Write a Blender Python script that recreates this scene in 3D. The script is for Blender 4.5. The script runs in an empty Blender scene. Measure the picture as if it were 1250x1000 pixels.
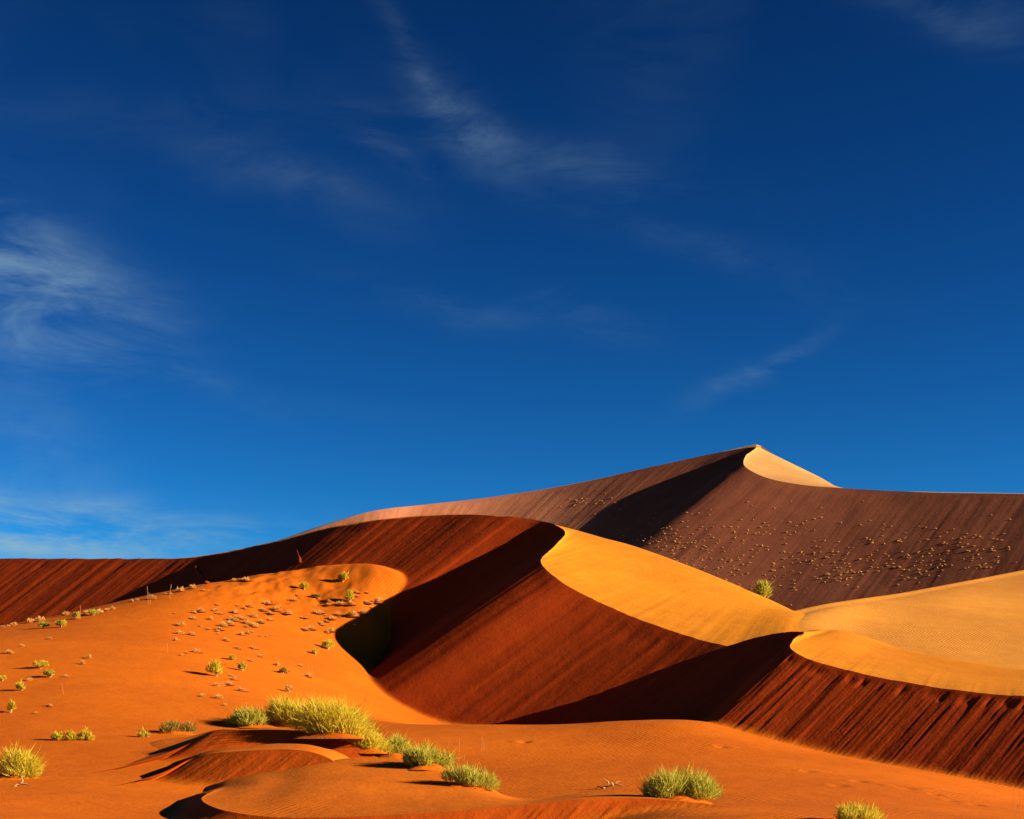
import bpy, math, random
import numpy as np
from mathutils import Vector
from mathutils.bvhtree import BVHTree

SC = bpy.context.scene
COL = SC.collection
random.seed(7)
RNG = np.random.default_rng(7)

# ------------------------------------------------------------------ camera
F = 2000.0            # focal length in pixels of a 1250 px wide picture
HZ = 900.0            # row of the horizon
CAMH = 2.0            # eye height
cam = bpy.data.cameras.new('camera')
cam.sensor_width = 36.0
cam.lens = 36.0 * F / 1250.0
cam.shift_y = (HZ - 500.0) / 1250.0
cam.clip_start = 0.5
cam.clip_end = 20000
camo = bpy.data.objects.new('camera', cam)
COL.objects.link(camo)
camo.location = (0, 0, CAMH)
camo.rotation_euler = (math.radians(90), 0, 0)
SC.camera = camo

# ------------------------------------------------------------------ light
SUN_EL, SUN_AZ = 17.5, -10.0        # azimuth from +X, negative = towards the viewer
E, A = math.radians(SUN_EL), math.radians(SUN_AZ)
SUNDIR = Vector((math.cos(E) * math.cos(A), math.cos(E) * math.sin(A), math.sin(E)))
sun = bpy.data.lights.new('sun', 'SUN')
sun.energy = 5.0
sun.angle = math.radians(0.5)
sun.color = (1.0, 0.86, 0.66)
suno = bpy.data.objects.new('sun', sun)
COL.objects.link(suno)
suno.rotation_euler = SUNDIR.to_track_quat('Z', 'Y').to_euler()
suno.location = (200, -100, 120)

SC.cycles.diffuse_bounces = 2
VS = SC.view_settings
VS.view_transform = 'Standard'
VS.look = 'None'
VS.exposure = 1.83
VS.gamma = 1.0
VS.use_curve_mapping = False


def N(nt, t, loc=(0, 0), **kw):
    n = nt.nodes.new(t)
    n.location = loc
    for k, v in kw.items():
        setattr(n, k, v)
    return n


def setin(n, **kw):
    for k, v in kw.items():
        n.inputs[k.replace('_', ' ')].default_value = v
    return n


def math_node(nt, op, a, b=None, c=None, clamp=False):
    n = nt.nodes.new('ShaderNodeMath')
    n.operation = op
    n.use_clamp = clamp
    for i, v in enumerate((a, b, c)):
        if v is None:
            continue
        if isinstance(v, (int, float)):
            n.inputs[i].default_value = v
        else:
            nt.links.new(v, n.inputs[i])
    return n.outputs[0]


def mapr(nt, v, a, b, c=0.0, d=1.0, smooth=True):
    n = nt.nodes.new('ShaderNodeMapRange')
    n.interpolation_type = 'SMOOTHSTEP' if smooth else 'LINEAR'
    n.clamp = True
    for i, q in enumerate((a, b, c, d)):
        n.inputs[i + 1].default_value = q
    nt.links.new(v, n.inputs[0])
    return n.outputs[0]


def mixc(nt, f, a, b, mode='MIX'):
    n = nt.nodes.new('ShaderNodeMix')
    n.data_type = 'RGBA'
    n.blend_type = mode
    for s, v in ((n.inputs[0], f), (n.inputs[6], a), (n.inputs[7], b)):
        if isinstance(v, (int, float)):
            s.default_value = v
        elif isinstance(v, tuple):
            s.default_value = (*v, 1.0) if len(v) == 3 else v
        else:
            nt.links.new(v, s)
    return n.outputs[2]


def noise(nt, vec, scale, detail=4.0, rough=0.55, dist=0.0):
    n = nt.nodes.new('ShaderNodeTexNoise')
    n.inputs['Scale'].default_value = scale
    n.inputs['Detail'].default_value = detail
    n.inputs['Roughness'].default_value = rough
    n.inputs['Distortion'].default_value = dist
    if vec is not None:
        nt.links.new(vec, n.inputs['Vector'])
    return n.outputs['Fac']


def pix_dir(px, py):
    return Vector(((px - 625.0) / F, 1.0, (HZ - py) / F)).normalized()


# ------------------------------------------------------------------ sky
world = bpy.data.worlds.new('World')
SC.world = world
world.use_nodes = True
nt = world.node_tree
nt.nodes.clear()
out = N(nt, 'ShaderNodeOutputWorld')
bg = N(nt, 'ShaderNodeBackground')
bg.inputs['Strength'].default_value = 0.05
sky = N(nt, 'ShaderNodeTexSky')
sky.sky_type = 'NISHITA'
sky.sun_disc = False
sky.sun_elevation = E
sky.sun_rotation = math.radians(90.0) - A
sky.altitude = 2500.0
sky.air_density = 1.0
sky.dust_density = 0.3
sky.ozone_density = 3.0
# polarised, saturated deep blue of the photograph
gam = N(nt, 'ShaderNodeGamma')
gam.inputs['Gamma'].default_value = 2.2
nt.links.new(sky.outputs[0], gam.inputs[0])
skyc = mixc(nt, 1.0, gam.outputs[0], (0.027, 0.094, 0.092), 'MULTIPLY')
tc = N(nt, 'ShaderNodeTexCoord')
sep = N(nt, 'ShaderNodeSeparateXYZ')
nt.links.new(tc.outputs['Generated'], sep.inputs[0])


CLOUDS = [
    # px, py, half-length, half-width, tilt deg (image, down-right positive), strength
    (30, 335, 125, 48, 22, 1.0),
    (10, 400, 110, 40, 8, 0.5),
    (560, 150, 75, 24, 38, 0.36),
    (505, 85, 75, 12, 58, 0.18),
    (680, 190, 150, 24, 14, 0.25),
    (360, 215, 110, 28, 16, 0.18),
    (470, 180, 60, 20, 35, 0.18),
    (560, 370, 110, 16, 14, 0.17),
    (735, 400, 70, 16, 18, 0.20),
    (935, 446, 62, 13, -30, 0.55),
    (1110, 15, 100, 18, 25, 0.14),
    (1220, 25, 80, 40, 10, 0.10),
    (850, 300, 170, 20, 18, 0.10),
    (200, 460, 200, 16, 8, 0.12),
    (20, 652, 120, 24, 10, 2.0),
    (230, 655, 220, 26, 2, 1.3),
    (130, 140, 240, 24, -6, 0.06),
]
# wisps: each is a soft stretched patch in direction space, broken up by noise
wv = tc.outputs['Generated']
mp = N(nt, 'ShaderNodeMapping')
mp.inputs['Rotation'].default_value = (0, math.radians(18), 0)
mp.inputs['Scale'].default_value = (5.0, 5.0, 17.0)
nt.links.new(wv, mp.inputs[0])
n1 = noise(nt, mp.outputs[0], 1.6, 9.0, 0.66, 0.6)
mp2 = N(nt, 'ShaderNodeMapping')
mp2.inputs['Rotation'].default_value = (0, math.radians(24), 0)
mp2.inputs['Scale'].default_value = (12.0, 12.0, 34.0)
nt.links.new(wv, mp2.inputs[0])
n2 = noise(nt, mp2.outputs[0], 2.2, 8.0, 0.62, 0.8)
tex = math_node(nt, 'MULTIPLY', mapr(nt, n1, 0.33, 0.68), mapr(nt, n2, 0.15, 0.85, 0.6, 1.0))
# warp the patch outlines so that they are ragged
wn = nt.nodes.new('ShaderNodeTexNoise')
wn.inputs['Scale'].default_value = 9.0
wn.inputs['Detail'].default_value = 5.0
nt.links.new(wv, wn.inputs['Vector'])
wsub = N(nt, 'ShaderNodeVectorMath', operation='SUBTRACT')
wsub.inputs[1].default_value = (0.5, 0.5, 0.5)
nt.links.new(wn.outputs['Color'], wsub.inputs[0])
wsc = N(nt, 'ShaderNodeVectorMath', operation='SCALE')
wsc.inputs['Scale'].default_value = 0.045
nt.links.new(wsub.outputs[0], wsc.inputs[0])
wadd = N(nt, 'ShaderNodeVectorMath', operation='ADD')
nt.links.new(wv, wadd.inputs[0])
nt.links.new(wsc.outputs[0], wadd.inputs[1])
total = None
for (px, py, hl, hw, tilt, st) in CLOUDS:
    d = pix_dir(px, py)
    right = Vector((d.y, -d.x, 0)).normalized()
    up = right.cross(d).normalized()
    t = math.radians(tilt)
    ax = (right * math.cos(t) - up * math.sin(t)) / (hl / F)
    ay = (right * math.sin(t) + up * math.cos(t)) / (hw / F)
    q = []
    for v in (ax, ay):
        dn = N(nt, 'ShaderNodeVectorMath', operation='DOT_PRODUCT')
        dn.inputs[1].default_value = v
        sb = N(nt, 'ShaderNodeVectorMath', operation='SUBTRACT')
        sb.inputs[1].default_value = d
        nt.links.new(wadd.outputs[0], sb.inputs[0])
        nt.links.new(sb.outputs[0], dn.inputs[0])
        q.append(math_node(nt, 'MULTIPLY', dn.outputs['Value'], dn.outputs['Value']))
    r2 = math_node(nt, 'ADD', q[0], q[1])
    g = math_node(nt, 'EXPONENT', math_node(nt, 'MULTIPLY', r2, -1.0))
    # only on the side of the sky the patch belongs to
    fr = N(nt, 'ShaderNodeVectorMath', operation='DOT_PRODUCT')
    fr.inputs[1].default_value = d
    nt.links.new(wv, fr.inputs[0])
    g = math_node(nt, 'MULTIPLY', g, math_node(nt, 'GREATER_THAN', fr.outputs['Value'], 0.5))
    g = math_node(nt, 'MULTIPLY', g, st)
    total = g if total is None else math_node(nt, 'ADD', total, g)
# the same thin veils go on all round the sky
n3 = noise(nt, wv, 3.0, 3.0, 0.5, 0.3)
veil = math_node(nt, 'MULTIPLY', mapr(nt, n3, 0.52, 0.80), 0.10)
total = math_node(nt, 'ADD', math_node(nt, 'MULTIPLY', total, 0.47), veil)
cov = math_node(nt, 'MULTIPLY', total, tex, clamp=True)
cov = math_node(nt, 'MULTIPLY', cov, 1.25, clamp=True)
skyf = mixc(nt, cov, skyc, (1.6, 2.6, 3.2))
nt.links.new(skyf, bg.inputs['Color'])
nt.links.new(bg.outputs[0], out.inputs['Surface'])


# ------------------------------------------------------------------ numeric helpers
def P(px, py, D):
    return np.array([(px - 625.0) / F * D, D, CAMH + (HZ - py) / F * D])


_perm = np.random.default_rng(3).random((256, 256))


def vnoise(x, y):
    xi, yi = np.floor(x).astype(int), np.floor(y).astype(int)
    fx, fy = x - xi, y - yi
    fx, fy = fx * fx * (3 - 2 * fx), fy * fy * (3 - 2 * fy)
    a = _perm[xi & 255, yi & 255]
    b = _perm[(xi + 1) & 255, yi & 255]
    c = _perm[xi & 255, (yi + 1) & 255]
    d = _perm[(xi + 1) & 255, (yi + 1) & 255]
    return (a * (1 - fx) + b * fx) * (1 - fy) + (c * (1 - fx) + d * fx) * fy - 0.5


def fbm(x, y, oct=4, gain=0.5):
    s, a = 0.0, 1.0
    for k in range(oct):
        s = s + a * vnoise(x * 2 ** k + 17.3 * k, y * 2 ** k + 5.1 * k)
        a *= gain
    return s


def sstep(x, a, b):
    t = np.clip((x - a) / (b - a), 0, 1)
    return t * t * (3 - 2 * t)


def smax(a, b, k):
    d = np.clip(np.abs(a - b) / k, 0, 40)
    return np.maximum(a, b) + k * np.log1p(np.exp(-d))


# ------------------------------------------------------------------ ground height
GC = []          # control points of the sand plain and of the shrub-dotted rise


def gp(*rows):
    for r in rows:
        GC.append(P(*r))


def gw(*rows):
    for r in rows:
        GC.append(np.array(r, float))


# in front of and below the frame
gw((-60, 10, -0.2), (0, 5, 0.1), (60, 10, 0.0), (-30, 25, -0.9), (30, 25, -0.7), (0, 30, -0.9), (-60, 40, -0.4), (60, 40, 0.2))
# plain, right
gp((800, 986, 48.5), (870, 988, 48), (960, 996, 48), (1250, 1000, 52), (1100, 986, 55), (830, 976, 57), (1000, 960, 64), (1220, 985, 62), (1130, 962, 66), (900, 920, 79),
   (1250, 974, 72), (1150, 950, 75), (1070, 934, 78), (1010, 926, 80.5), (967, 918, 82.5), (910, 905, 85.5), (1330, 992, 72),
   (700, 930, 74), (720, 900, 85), (850, 876, 90), (800, 884, 88), (900, 900, 84), (960, 940, 71), (760, 960, 62))
gw((30, 90, 0.2), (45, 80, -1.0), (60, 70, -1.4), (20, 88, 0.8), (28, 110, 1.2), (60, 120, 2.0), (20, 130, 2.5), (90, 160, 3.0), (10, 150, 4.0))
# lip of the plain before the dark hollow
gp((740, 881, 91), (648, 889, 89.5), (620, 883, 93), (560, 884, 94), (520, 886, 93), (450, 889, 92))
gw((4, 98, 2.0), (1, 104, 2.2), (-3, 104, 2.3), (9, 104, 2.0), (-6, 112, 2.6), (0, 125, 2.8), (-6, 140, 3.6), (-9, 150, 5.0))
# plain, left
gp((300, 893, 88), (200, 898, 84), (100, 903, 80), (0, 913, 76), (-150, 920, 74), (60, 962, 61), (0, 950, 66),
   (100, 1000, 46), (-100, 990, 50), (150, 967, 60), (450, 900, 84))
gw((-9, 45, -1.2), (-5, 44, -1.5), (-2, 46, -1.4), (0.3, 49, -1.3), (2.6, 48, -0.75), (0.2, 58, -0.4), (-13, 52, -0.6), (-8, 54, -0.7), (-4, 56, -0.5), (-10, 62, -0.3), (-6, 64, -0.2), (-14, 66, 0.2), (-10, 72, 0.7))
# the rise with the shrubs
gp((300, 855, 100), (100, 855, 95), (0, 860, 93), (0, 805, 112), (200, 785, 123), (380, 815, 127), (430, 850, 116), (300, 790, 128),
   (0, 772, 132), (75, 760, 136), (150, 742, 142), (250, 716, 150), (330, 701, 156), (390, 691, 158.5), (420, 689, 158.5), (456, 687, 158), 
   (500, 704, 155.5), (415, 783, 143), (470, 745, 149), (478, 825, 137), (500, 860, 131), (522, 884, 124), (452, 797, 143), (450, 870, 112),
   (-150, 780, 132), (-150, 850, 98), (300, 740, 145), (400, 740, 150.5), (420, 715, 154.5), (460, 715, 153.5))
gw((-55, 155, 10), (-30, 170, 13.5), (-22, 172, 14.5), (-13, 171, 14), (-14, 166, 16.5), (-45, 175, 11), (-6, 163, 12.0), (-80, 140, 9), (-90, 170, 8), (-30, 200, 10), (-80, 200, 8), (0, 180, 8))
gw((90, 40, 0.5), (-90, 40, -0.3), (-100, 90, 3), (100, 100, 2), (120, 200, 4), (-120, 230, 6), (0, 240, 6), (100, 260, 5))
GC = np.array(GC)


def bump(px, py, D, sx, sy, am):
    q = P(px, py, D)
    return (q[0], q[1], sx, sy, am)


BUMPS = [bump(870, 1010, 44, 4.0, 2.0, 0.25), bump(1030, 1010, 46, 4.0, 2.5, 0.15)]
# scuffed spots on the plain: a pit with a small rim
for (px, py, D, r) in ((1022, 957, 64.5, .30), (1048, 949, 67, .26), (1107, 955, 65.5, .34), (1092, 953, 66, .22), (1190, 971, 61, .24),
                       (1160, 968, 62, .2), (985, 938, 71, .2), (640, 905, 83, .25), (880, 912, 81, .2), (1140, 960, 64, .18)):
    BUMPS += [bump(px, py, D, r, r * 1.3, -0.16), bump(px - 8, py, D, r, r * 1.4, 0.10), bump(px + 10, py, D, r, r, 0.05)]


def _phi(r):
    return np.where(r > 1e-9, r * r * np.log(np.maximum(r, 1e-9)), 0.0)


_gx = GC[:, :2] / 50.0
_n = len(_gx)
_K = _phi(np.linalg.norm(_gx[:, None] - _gx[None], axis=2)) + 0.004 * np.eye(_n)
_Pm = np.c_[np.ones(_n), _gx]
_M = np.block([[_K, _Pm], [_Pm.T, np.zeros((3, 3))]])
_w = np.linalg.solve(_M, np.r_[GC[:, 2], np.zeros(3)])


def ground(x, y):
    x, y = np.asarray(x, float), np.asarray(y, float)
    shp = x.shape
    q = np.stack([x.ravel(), y.ravel()], 1) / 50.0
    z = _w[_n] + q @ _w[_n + 1:]
    for i in range(_n):
        z = z + _w[i] * _phi(np.hypot(q[:, 0] - _gx[i, 0], q[:, 1] - _gx[i, 1]))
    xx, yy = x.ravel(), y.ravel()
    out = np.maximum(np.maximum(np.abs(xx) - 95, yy - 230), np.maximum(-yy, 0))
    w = sstep(out, 0, 60)
    z = z * (1 - w) + 1.5 * w
    z = z + 0.05 * fbm(xx / 6.0, yy / 9.0, 3) * (1 - w)
    # scuffed, trampled sand near the top of the rise
    mk = np.exp(-((xx + 20) / 9.0) ** 2 - ((yy - 152) / 7.0) ** 2)
    z = z + 0.30 * mk * fbm(xx / 1.1, yy / 1.6, 3, 0.6)
    for (bx, by, sx, sy, am) in BUMPS:
        z = z + am * np.exp(-((xx - bx) / sx) ** 2 - ((yy - by) / sy) ** 2)
    return z.reshape(shp)


# ------------------------------------------------------------------ sand material
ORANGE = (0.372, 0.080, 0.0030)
RED = (0.215, 0.0235, 0.0017)  # slip-face sand: redder, and darkened so the colour carries part of the shade
OCHRE = (0.37, 0.122, 0.0065)  # windward sand: paler, part of its sunlit brightness is in the colour


def sand(name, base, slip, pale=None, ripple=0.0, speck=0.0, var=0.10, rough=0.9, flute=0.05, tongue=0.22, flank=None):
    m = bpy.data.materials.new(name)
    m.use_nodes = True
    t = m.node_tree
    b = t.nodes['Principled BSDF']
    b.inputs['Roughness'].default_value = rough
    b.inputs['Specular IOR Level'].default_value = 0.04
    at = N(t, 'ShaderNodeAttribute', attribute_name='slip')
    uv = N(t, 'ShaderNodeAttribute', attribute_name='flow')     # x along crest, y down the face, metres
    geo = N(t, 'ShaderNodeNewGeometry')
    pos = geo.outputs['Position']
    sl = at.outputs['Fac']
    ft = N(t, 'ShaderNodeAttribute', attribute_name='foot')
    sc = slip
    if flank:                       # far dune's left flank: paler, sunlit brightness put into its colour
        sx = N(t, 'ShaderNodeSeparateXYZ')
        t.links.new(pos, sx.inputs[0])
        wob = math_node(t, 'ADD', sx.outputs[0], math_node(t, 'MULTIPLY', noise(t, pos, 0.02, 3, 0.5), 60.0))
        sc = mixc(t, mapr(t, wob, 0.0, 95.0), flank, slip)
    c = mixc(t, sl, mixc(t, ft.outputs['Fac'], base, ORANGE), sc)  # slip against windward colour adds painted contrast to the real light
    # broad tone drifts of the sand itself
    n_a = noise(t, pos, 0.06, 4, 0.55)
    c = mixc(t, mapr(t, n_a, 0.3, 0.7, 0.0, 1.0), mixc(t, 1.0, c, (1 - var, 1 - var * 1.3, 1 - var), 'MULTIPLY'),
             mixc(t, 1.0, c, (1 + var, 1 + var * 1.3, 1 + var), 'MULTIPLY'))
    # grain
    n_b = noise(t, pos, 6.0, 6, 0.7)
    c = mixc(t, mapr(t, n_b, 0.25, 0.75, 0.0, 1.0, False), mixc(t, 1.0, c, (.90, .88, .88), 'MULTIPLY'),
             mixc(t, 1.0, c, (1.10, 1.12, 1.12), 'MULTIPLY'))
    # avalanche tongues: fine streaks that run down the slip face
    st = N(t, 'ShaderNodeMapping')
    st.inputs['Scale'].default_value = (1.0, 0.045, 1.0)
    t.links.new(uv.outputs['Vector'], st.inputs[0])
    s1 = noise(t, st.outputs[0], 1.5, 7, 0.68)
    c = mixc(t, math_node(t, 'MULTIPLY', sl, mapr(t, s1, 0.35, 0.72, 0.0, tongue, False)), c, mixc(t, 1.0, c, (1.45, 1.6, 1.5), 'MULTIPLY'))
    tg = N(t, 'ShaderNodeMapping')
    tg.inputs['Scale'].default_value = (0.30, 0.030, 1.0)
    t.links.new(uv.outputs['Vector'], tg.inputs[0])
    s2 = noise(t, tg.outputs[0], 1.0, 4, 0.6, 0.4)
    c = mixc(t, math_node(t, 'MULTIPLY', sl, mapr(t, s2, 0.42, 0.66, 0.0, 0.30)), c, mixc(t, 1.0, c, (1.35, 1.55, 1.4), 'MULTIPLY'))
    n_d = noise(t, pos, 0.45, 5, 0.65)
    c = mixc(t, mapr(t, n_d, 0.35, 0.7, 0.0, 0.55), c, mixc(t, 1.0, c, (0.86, 0.80, 0.8), 'MULTIPLY'))
    if speck:
        n_c = noise(t, pos, 1.1, 5, 0.75)
        c = mixc(t, mapr(t, n_c, 0.55, 0.66, 0.0, speck), c, pale or (0.5, 0.3, 0.18))
    t.links.new(c, b.inputs['Base Color'])
    # relief
    h = math_node(t, 'MULTIPLY', n_b, 0.02)
    h = math_node(t, 'ADD', h, math_node(t, 'MULTIPLY', noise(t, pos, 0.9, 4, 0.55), 0.05))
    sh = math_node(t, 'MULTIPLY', math_node(t, 'MULTIPLY', s1, sl), flute)
    h = math_node(t, 'ADD', h, sh)
    if ripple:
        rp = N(t, 'ShaderNodeMapping')
        rp.inputs['Rotation'].default_value = (0, 0, math.radians(28))
        t.links.new(pos, rp.inputs[0])
        wv_ = N(t, 'ShaderNodeTexWave', wave_type='BANDS', bands_direction='X', wave_profile='SIN')
        setin(wv_, Scale=1.25, Distortion=5.0, Detail=3.0, Detail_Scale=0.35, Detail_Roughness=0.5)
        t.links.new(rp.outputs[0], wv_.inputs[0])
        msk = mapr(t, noise(t, pos, 0.10, 3, 0.5), 0.40, 0.62)
        inv = math_node(t, 'SUBTRACT', 1.0, sl, clamp=True)
        rr = math_node(t, 'MULTIPLY', math_node(t, 'MULTIPLY', wv_.outputs['Fac'], msk), math_node(t, 'MULTIPLY', inv, ripple))
        h = math_node(t, 'ADD', h, rr)
    bp = N(t, 'ShaderNodeBump')
    bp.inputs['Strength'].default_value = 1.0
    bp.inputs['Distance'].default_value = 1.0
    t.links.new(h, bp.inputs['Height'])
    t.links.new(bp.outputs[0], b.inputs['Normal'])
    return m


M_GROUND = sand('orange_plain_sand', ORANGE, RED, ripple=0.012)
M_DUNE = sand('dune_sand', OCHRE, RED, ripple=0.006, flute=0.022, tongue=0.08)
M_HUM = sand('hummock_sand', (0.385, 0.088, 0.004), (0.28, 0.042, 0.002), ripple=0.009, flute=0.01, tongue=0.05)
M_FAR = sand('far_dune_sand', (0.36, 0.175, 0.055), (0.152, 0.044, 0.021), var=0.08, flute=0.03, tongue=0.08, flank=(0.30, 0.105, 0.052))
M_PALE = sand('pale_dune_sand', (0.43, 0.168, 0.023), RED, ripple=0.016)

TERRAIN = []


def grid_mesh(name, blocks, mat, kind='structure', label=None):
    """blocks: list of (P (nu,nv,3), slip (nu,nv), flow (nu,nv,2), flip)"""
    V, Fc, S, U, T = [], [], [], [], []
    off = 0
    for (pts, sl, fl, flip) in blocks:
        nu, nv = pts.shape[:2]
        V.append(pts.reshape(-1, 3))
        S.append(sl.ravel())
        T.append(np.full(nu * nv, 0.0 if flip else 1.0))
        U.append(np.c_[fl.reshape(-1, 2), np.zeros(nu * nv)])
        i, j = np.meshgrid(np.arange(nu - 1), np.arange(nv - 1), indexing='ij')
        a = (i * nv + j).ravel() + off
        q = np.stack([a, a + nv, a + nv + 1, a + 1], 1)
        if flip:
            q = q[:, ::-1]
        Fc.append(q)
        off += nu * nv
    V, Fc, S, U, T = [np.concatenate(q) for q in (V, Fc, S, U, T)]
    me = bpy.data.meshes.new(name)
    me.vertices.add(len(V))
    me.vertices.foreach_set('co', V.astype(np.float32).ravel())
    me.loops.add(len(Fc) * 4)
    me.loops.foreach_set('vertex_index', Fc.astype(np.int32).ravel())
    me.polygons.add(len(Fc))
    me.polygons.foreach_set('loop_start', np.arange(0, len(Fc) * 4, 4, dtype=np.int32))
    me.polygons.foreach_set('loop_total', np.full(len(Fc), 4, dtype=np.int32))
    me.update(calc_edges=True)
    me.polygons.foreach_set('use_smooth', np.ones(len(Fc), dtype=bool))
    a = me.attributes.new('slip', 'FLOAT', 'POINT')
    a.data.foreach_set('value', S.astype(np.float32))
    a = me.attributes.new('foot', 'FLOAT', 'POINT')
    a.data.foreach_set('value', T.astype(np.float32))
    a = me.attributes.new('flow', 'FLOAT_VECTOR', 'POINT')
    a.data.foreach_set('vector', U.astype(np.float32).ravel())
    me.materials.append(mat)
    o = bpy.data.objects.new(name, me)
    COL.objects.link(o)
    o['kind'] = kind
    if label:
        o['label'] = label
    TERRAIN.append((V, Fc))
    return o


def crsp(pts, ts, tq):
    """Catmull-Rom style cubic Hermite (non-uniform) of rows pts at ts, sampled at tq"""
    pts = np.asarray(pts, float)
    ts = np.asarray(ts, float)
    m = np.zeros_like(pts)
    d = np.diff(pts, axis=0) / np.diff(ts)[:, None]
    h = np.diff(ts)
    m[1:-1] = (d[:-1] * h[1:, None] + d[1:] * h[:-1, None]) / (h[:-1] + h[1:])[:, None]
    m[0], m[-1] = d[0], d[-1]
    k = np.clip(np.searchsorted(ts, tq, 'right') - 1, 0, len(ts) - 2)
    s = (tq - ts[k]) / h[k]
    s_ = s[:, None]
    hh = h[k][:, None]
    return ((2 * s_ ** 3 - 3 * s_ ** 2 + 1) * pts[k] + (s_ ** 3 - 2 * s_ ** 2 + s_) * hh * m[k]
            + (-2 * s_ ** 3 + 3 * s_ ** 2) * pts[k + 1] + (s_ ** 3 - s_ ** 2) * hh * m[k + 1])


def dune(name, st, mat, nu, nv, nw, slope=32.0, length=20.0, streak=(0.05, 0.5), scallop=0.0, tail=(0.4, 1.0, 40.0, 0.35),
         foot_k=0.25, crest_wob=0.0, label=None, slip_fade=1.2, gnd=ground, wave=0.0):
    """st rows: ((px,py,D), phi, [(px,py,D), ...]) along the crest; phi = downslope azimuth, 0 to the viewer, 90 to the left"""
    C = np.array([P(*r[0]) for r in st])
    ph = np.array([r[1] for r in st], float)[:, None]
    nb = len(st[0][2])
    B = [np.array([P(*r[2][k]) for r in st]) for k in range(nb)]
    seg = np.linalg.norm(np.diff(C, axis=0), axis=1) ** 0.7
    ts = np.r_[0, np.cumsum(seg)]
    fine = np.linspace(0, ts[-1], 6000)
    Cf = crsp(C, ts, fine)
    arc = np.r_[0, np.cumsum(np.linalg.norm(np.diff(Cf, axis=0), axis=1))]
    aq = np.linspace(0, arc[-1], nu)
    tq = np.interp(aq, arc, fine)
    c = crsp(C, ts, tq)
    if crest_wob:
        c[:, 2] += crest_wob * fbm(aq / 1.7, aq * 0 + 3, 4, 0.6)
    p = np.radians(crsp(ph, ts, tq)[:, 0])
    # ---- slip face
    v = np.linspace(0, 1, nv) ** 1.15
    L = v * length
    hx, hy = -np.sin(p), -np.cos(p)
    X = c[:, None, 0] + hx[:, None] * L[None]
    Y = c[:, None, 1] + hy[:, None] * L[None]
    ta = math.tan(math.radians(slope))
    Z = c[:, None, 2] - ta * L[None]
    s_ = np.repeat(aq[:, None], nv, 1)
    l_ = np.repeat(L[None], nu, 0)
    amp, lam = streak
    env = sstep(l_, 0.0, lam * 2.5)
    dz = amp * (fbm(s_ / lam, l_ / (lam * 22), 4, 0.6) + 0.5 * fbm(s_ / (lam * 4), l_ / (lam * 40), 2))
    if scallop:
        q = fbm(s_ / (lam * 1.6) + 9, l_ * 0 + 2.0, 3, 0.6)
        dz = dz - scallop * np.clip(q + 0.15, 0, 1) * np.exp(-((l_ - lam * 1.4) / (lam * 1.5)) ** 2)
    if wave:
        dz = dz + wave * fbm(s_ / (lam * 9) + 3, l_ / (lam * 9), 3)
    Z = Z + dz * env
    G = gnd(X, Y)
    Zs = smax(Z, G - 0.04, foot_k)
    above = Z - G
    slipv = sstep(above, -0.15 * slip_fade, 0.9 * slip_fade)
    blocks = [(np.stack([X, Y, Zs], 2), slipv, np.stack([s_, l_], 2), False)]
    # ---- windward side
    rails = [c] + [crsp(b, ts, tq) for b in B]
    tx, ty, tl, tz = tail
    last = rails[-1]
    for f, g in ((0.12, 0.05), (0.35, 0.28), (0.7, 0.7), (1.0, 1.15)):
        rails.append(last + np.array([tx * tl * f, ty * tl * f, -tz * tl * g])[None])
    R = np.array(rails)                       # (k, nu, 3)
    k = len(rails)
    kt = np.r_[0, np.cumsum(np.mean(np.linalg.norm(np.diff(R, axis=0), axis=2), axis=1))]
    wq = np.linspace(0, 1, nw) ** 1.3 * kt[-1]
    W = crsp(R.reshape(k, -1), kt, wq).reshape(nw, nu, 3).transpose(1, 0, 2)
    W[:, 1:, 2] += 0.06 * lam * fbm(W[:, 1:, 0] / (lam * 12), W[:, 1:, 1] / (lam * 12), 3) * sstep(wq[1:], 0, lam * 6)[None]
    s2 = np.repeat(aq[:, None], nw, 1)
    blocks.append((W, np.zeros((nu, nw)), np.stack([s2, np.repeat(wq[None], nu, 0)], 2), True))
    return grid_mesh(name, blocks, mat, label=label)


# ------------------------------------------------------------------ sand plain
def axis(lo, hi, step, far, grow=1.35):
    a = list(np.arange(lo, hi + 1e-6, step))
    s = step
    x = hi
    while x < far:
        s *= grow
        x += s
        a.append(x)
    s, x = step, lo
    b = []
    while x > -far:
        s *= grow
        x -= s
        b.append(x)
    return np.array(b[::-1] + a)


gx = axis(-60, 46, 0.24, 6000)
gy = axis(38, 165, 0.32, 6000)
Xg, Yg = np.meshgrid(gx, gy, indexing='ij')
Zg = ground(Xg, Yg)
grid_mesh('ground', [(np.stack([Xg, Yg, Zg], 2), np.zeros_like(Zg), np.stack([Xg, Yg], 2), False)], M_GROUND,
          label='orange sand plain rising to a slope dotted with shrubs')

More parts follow.
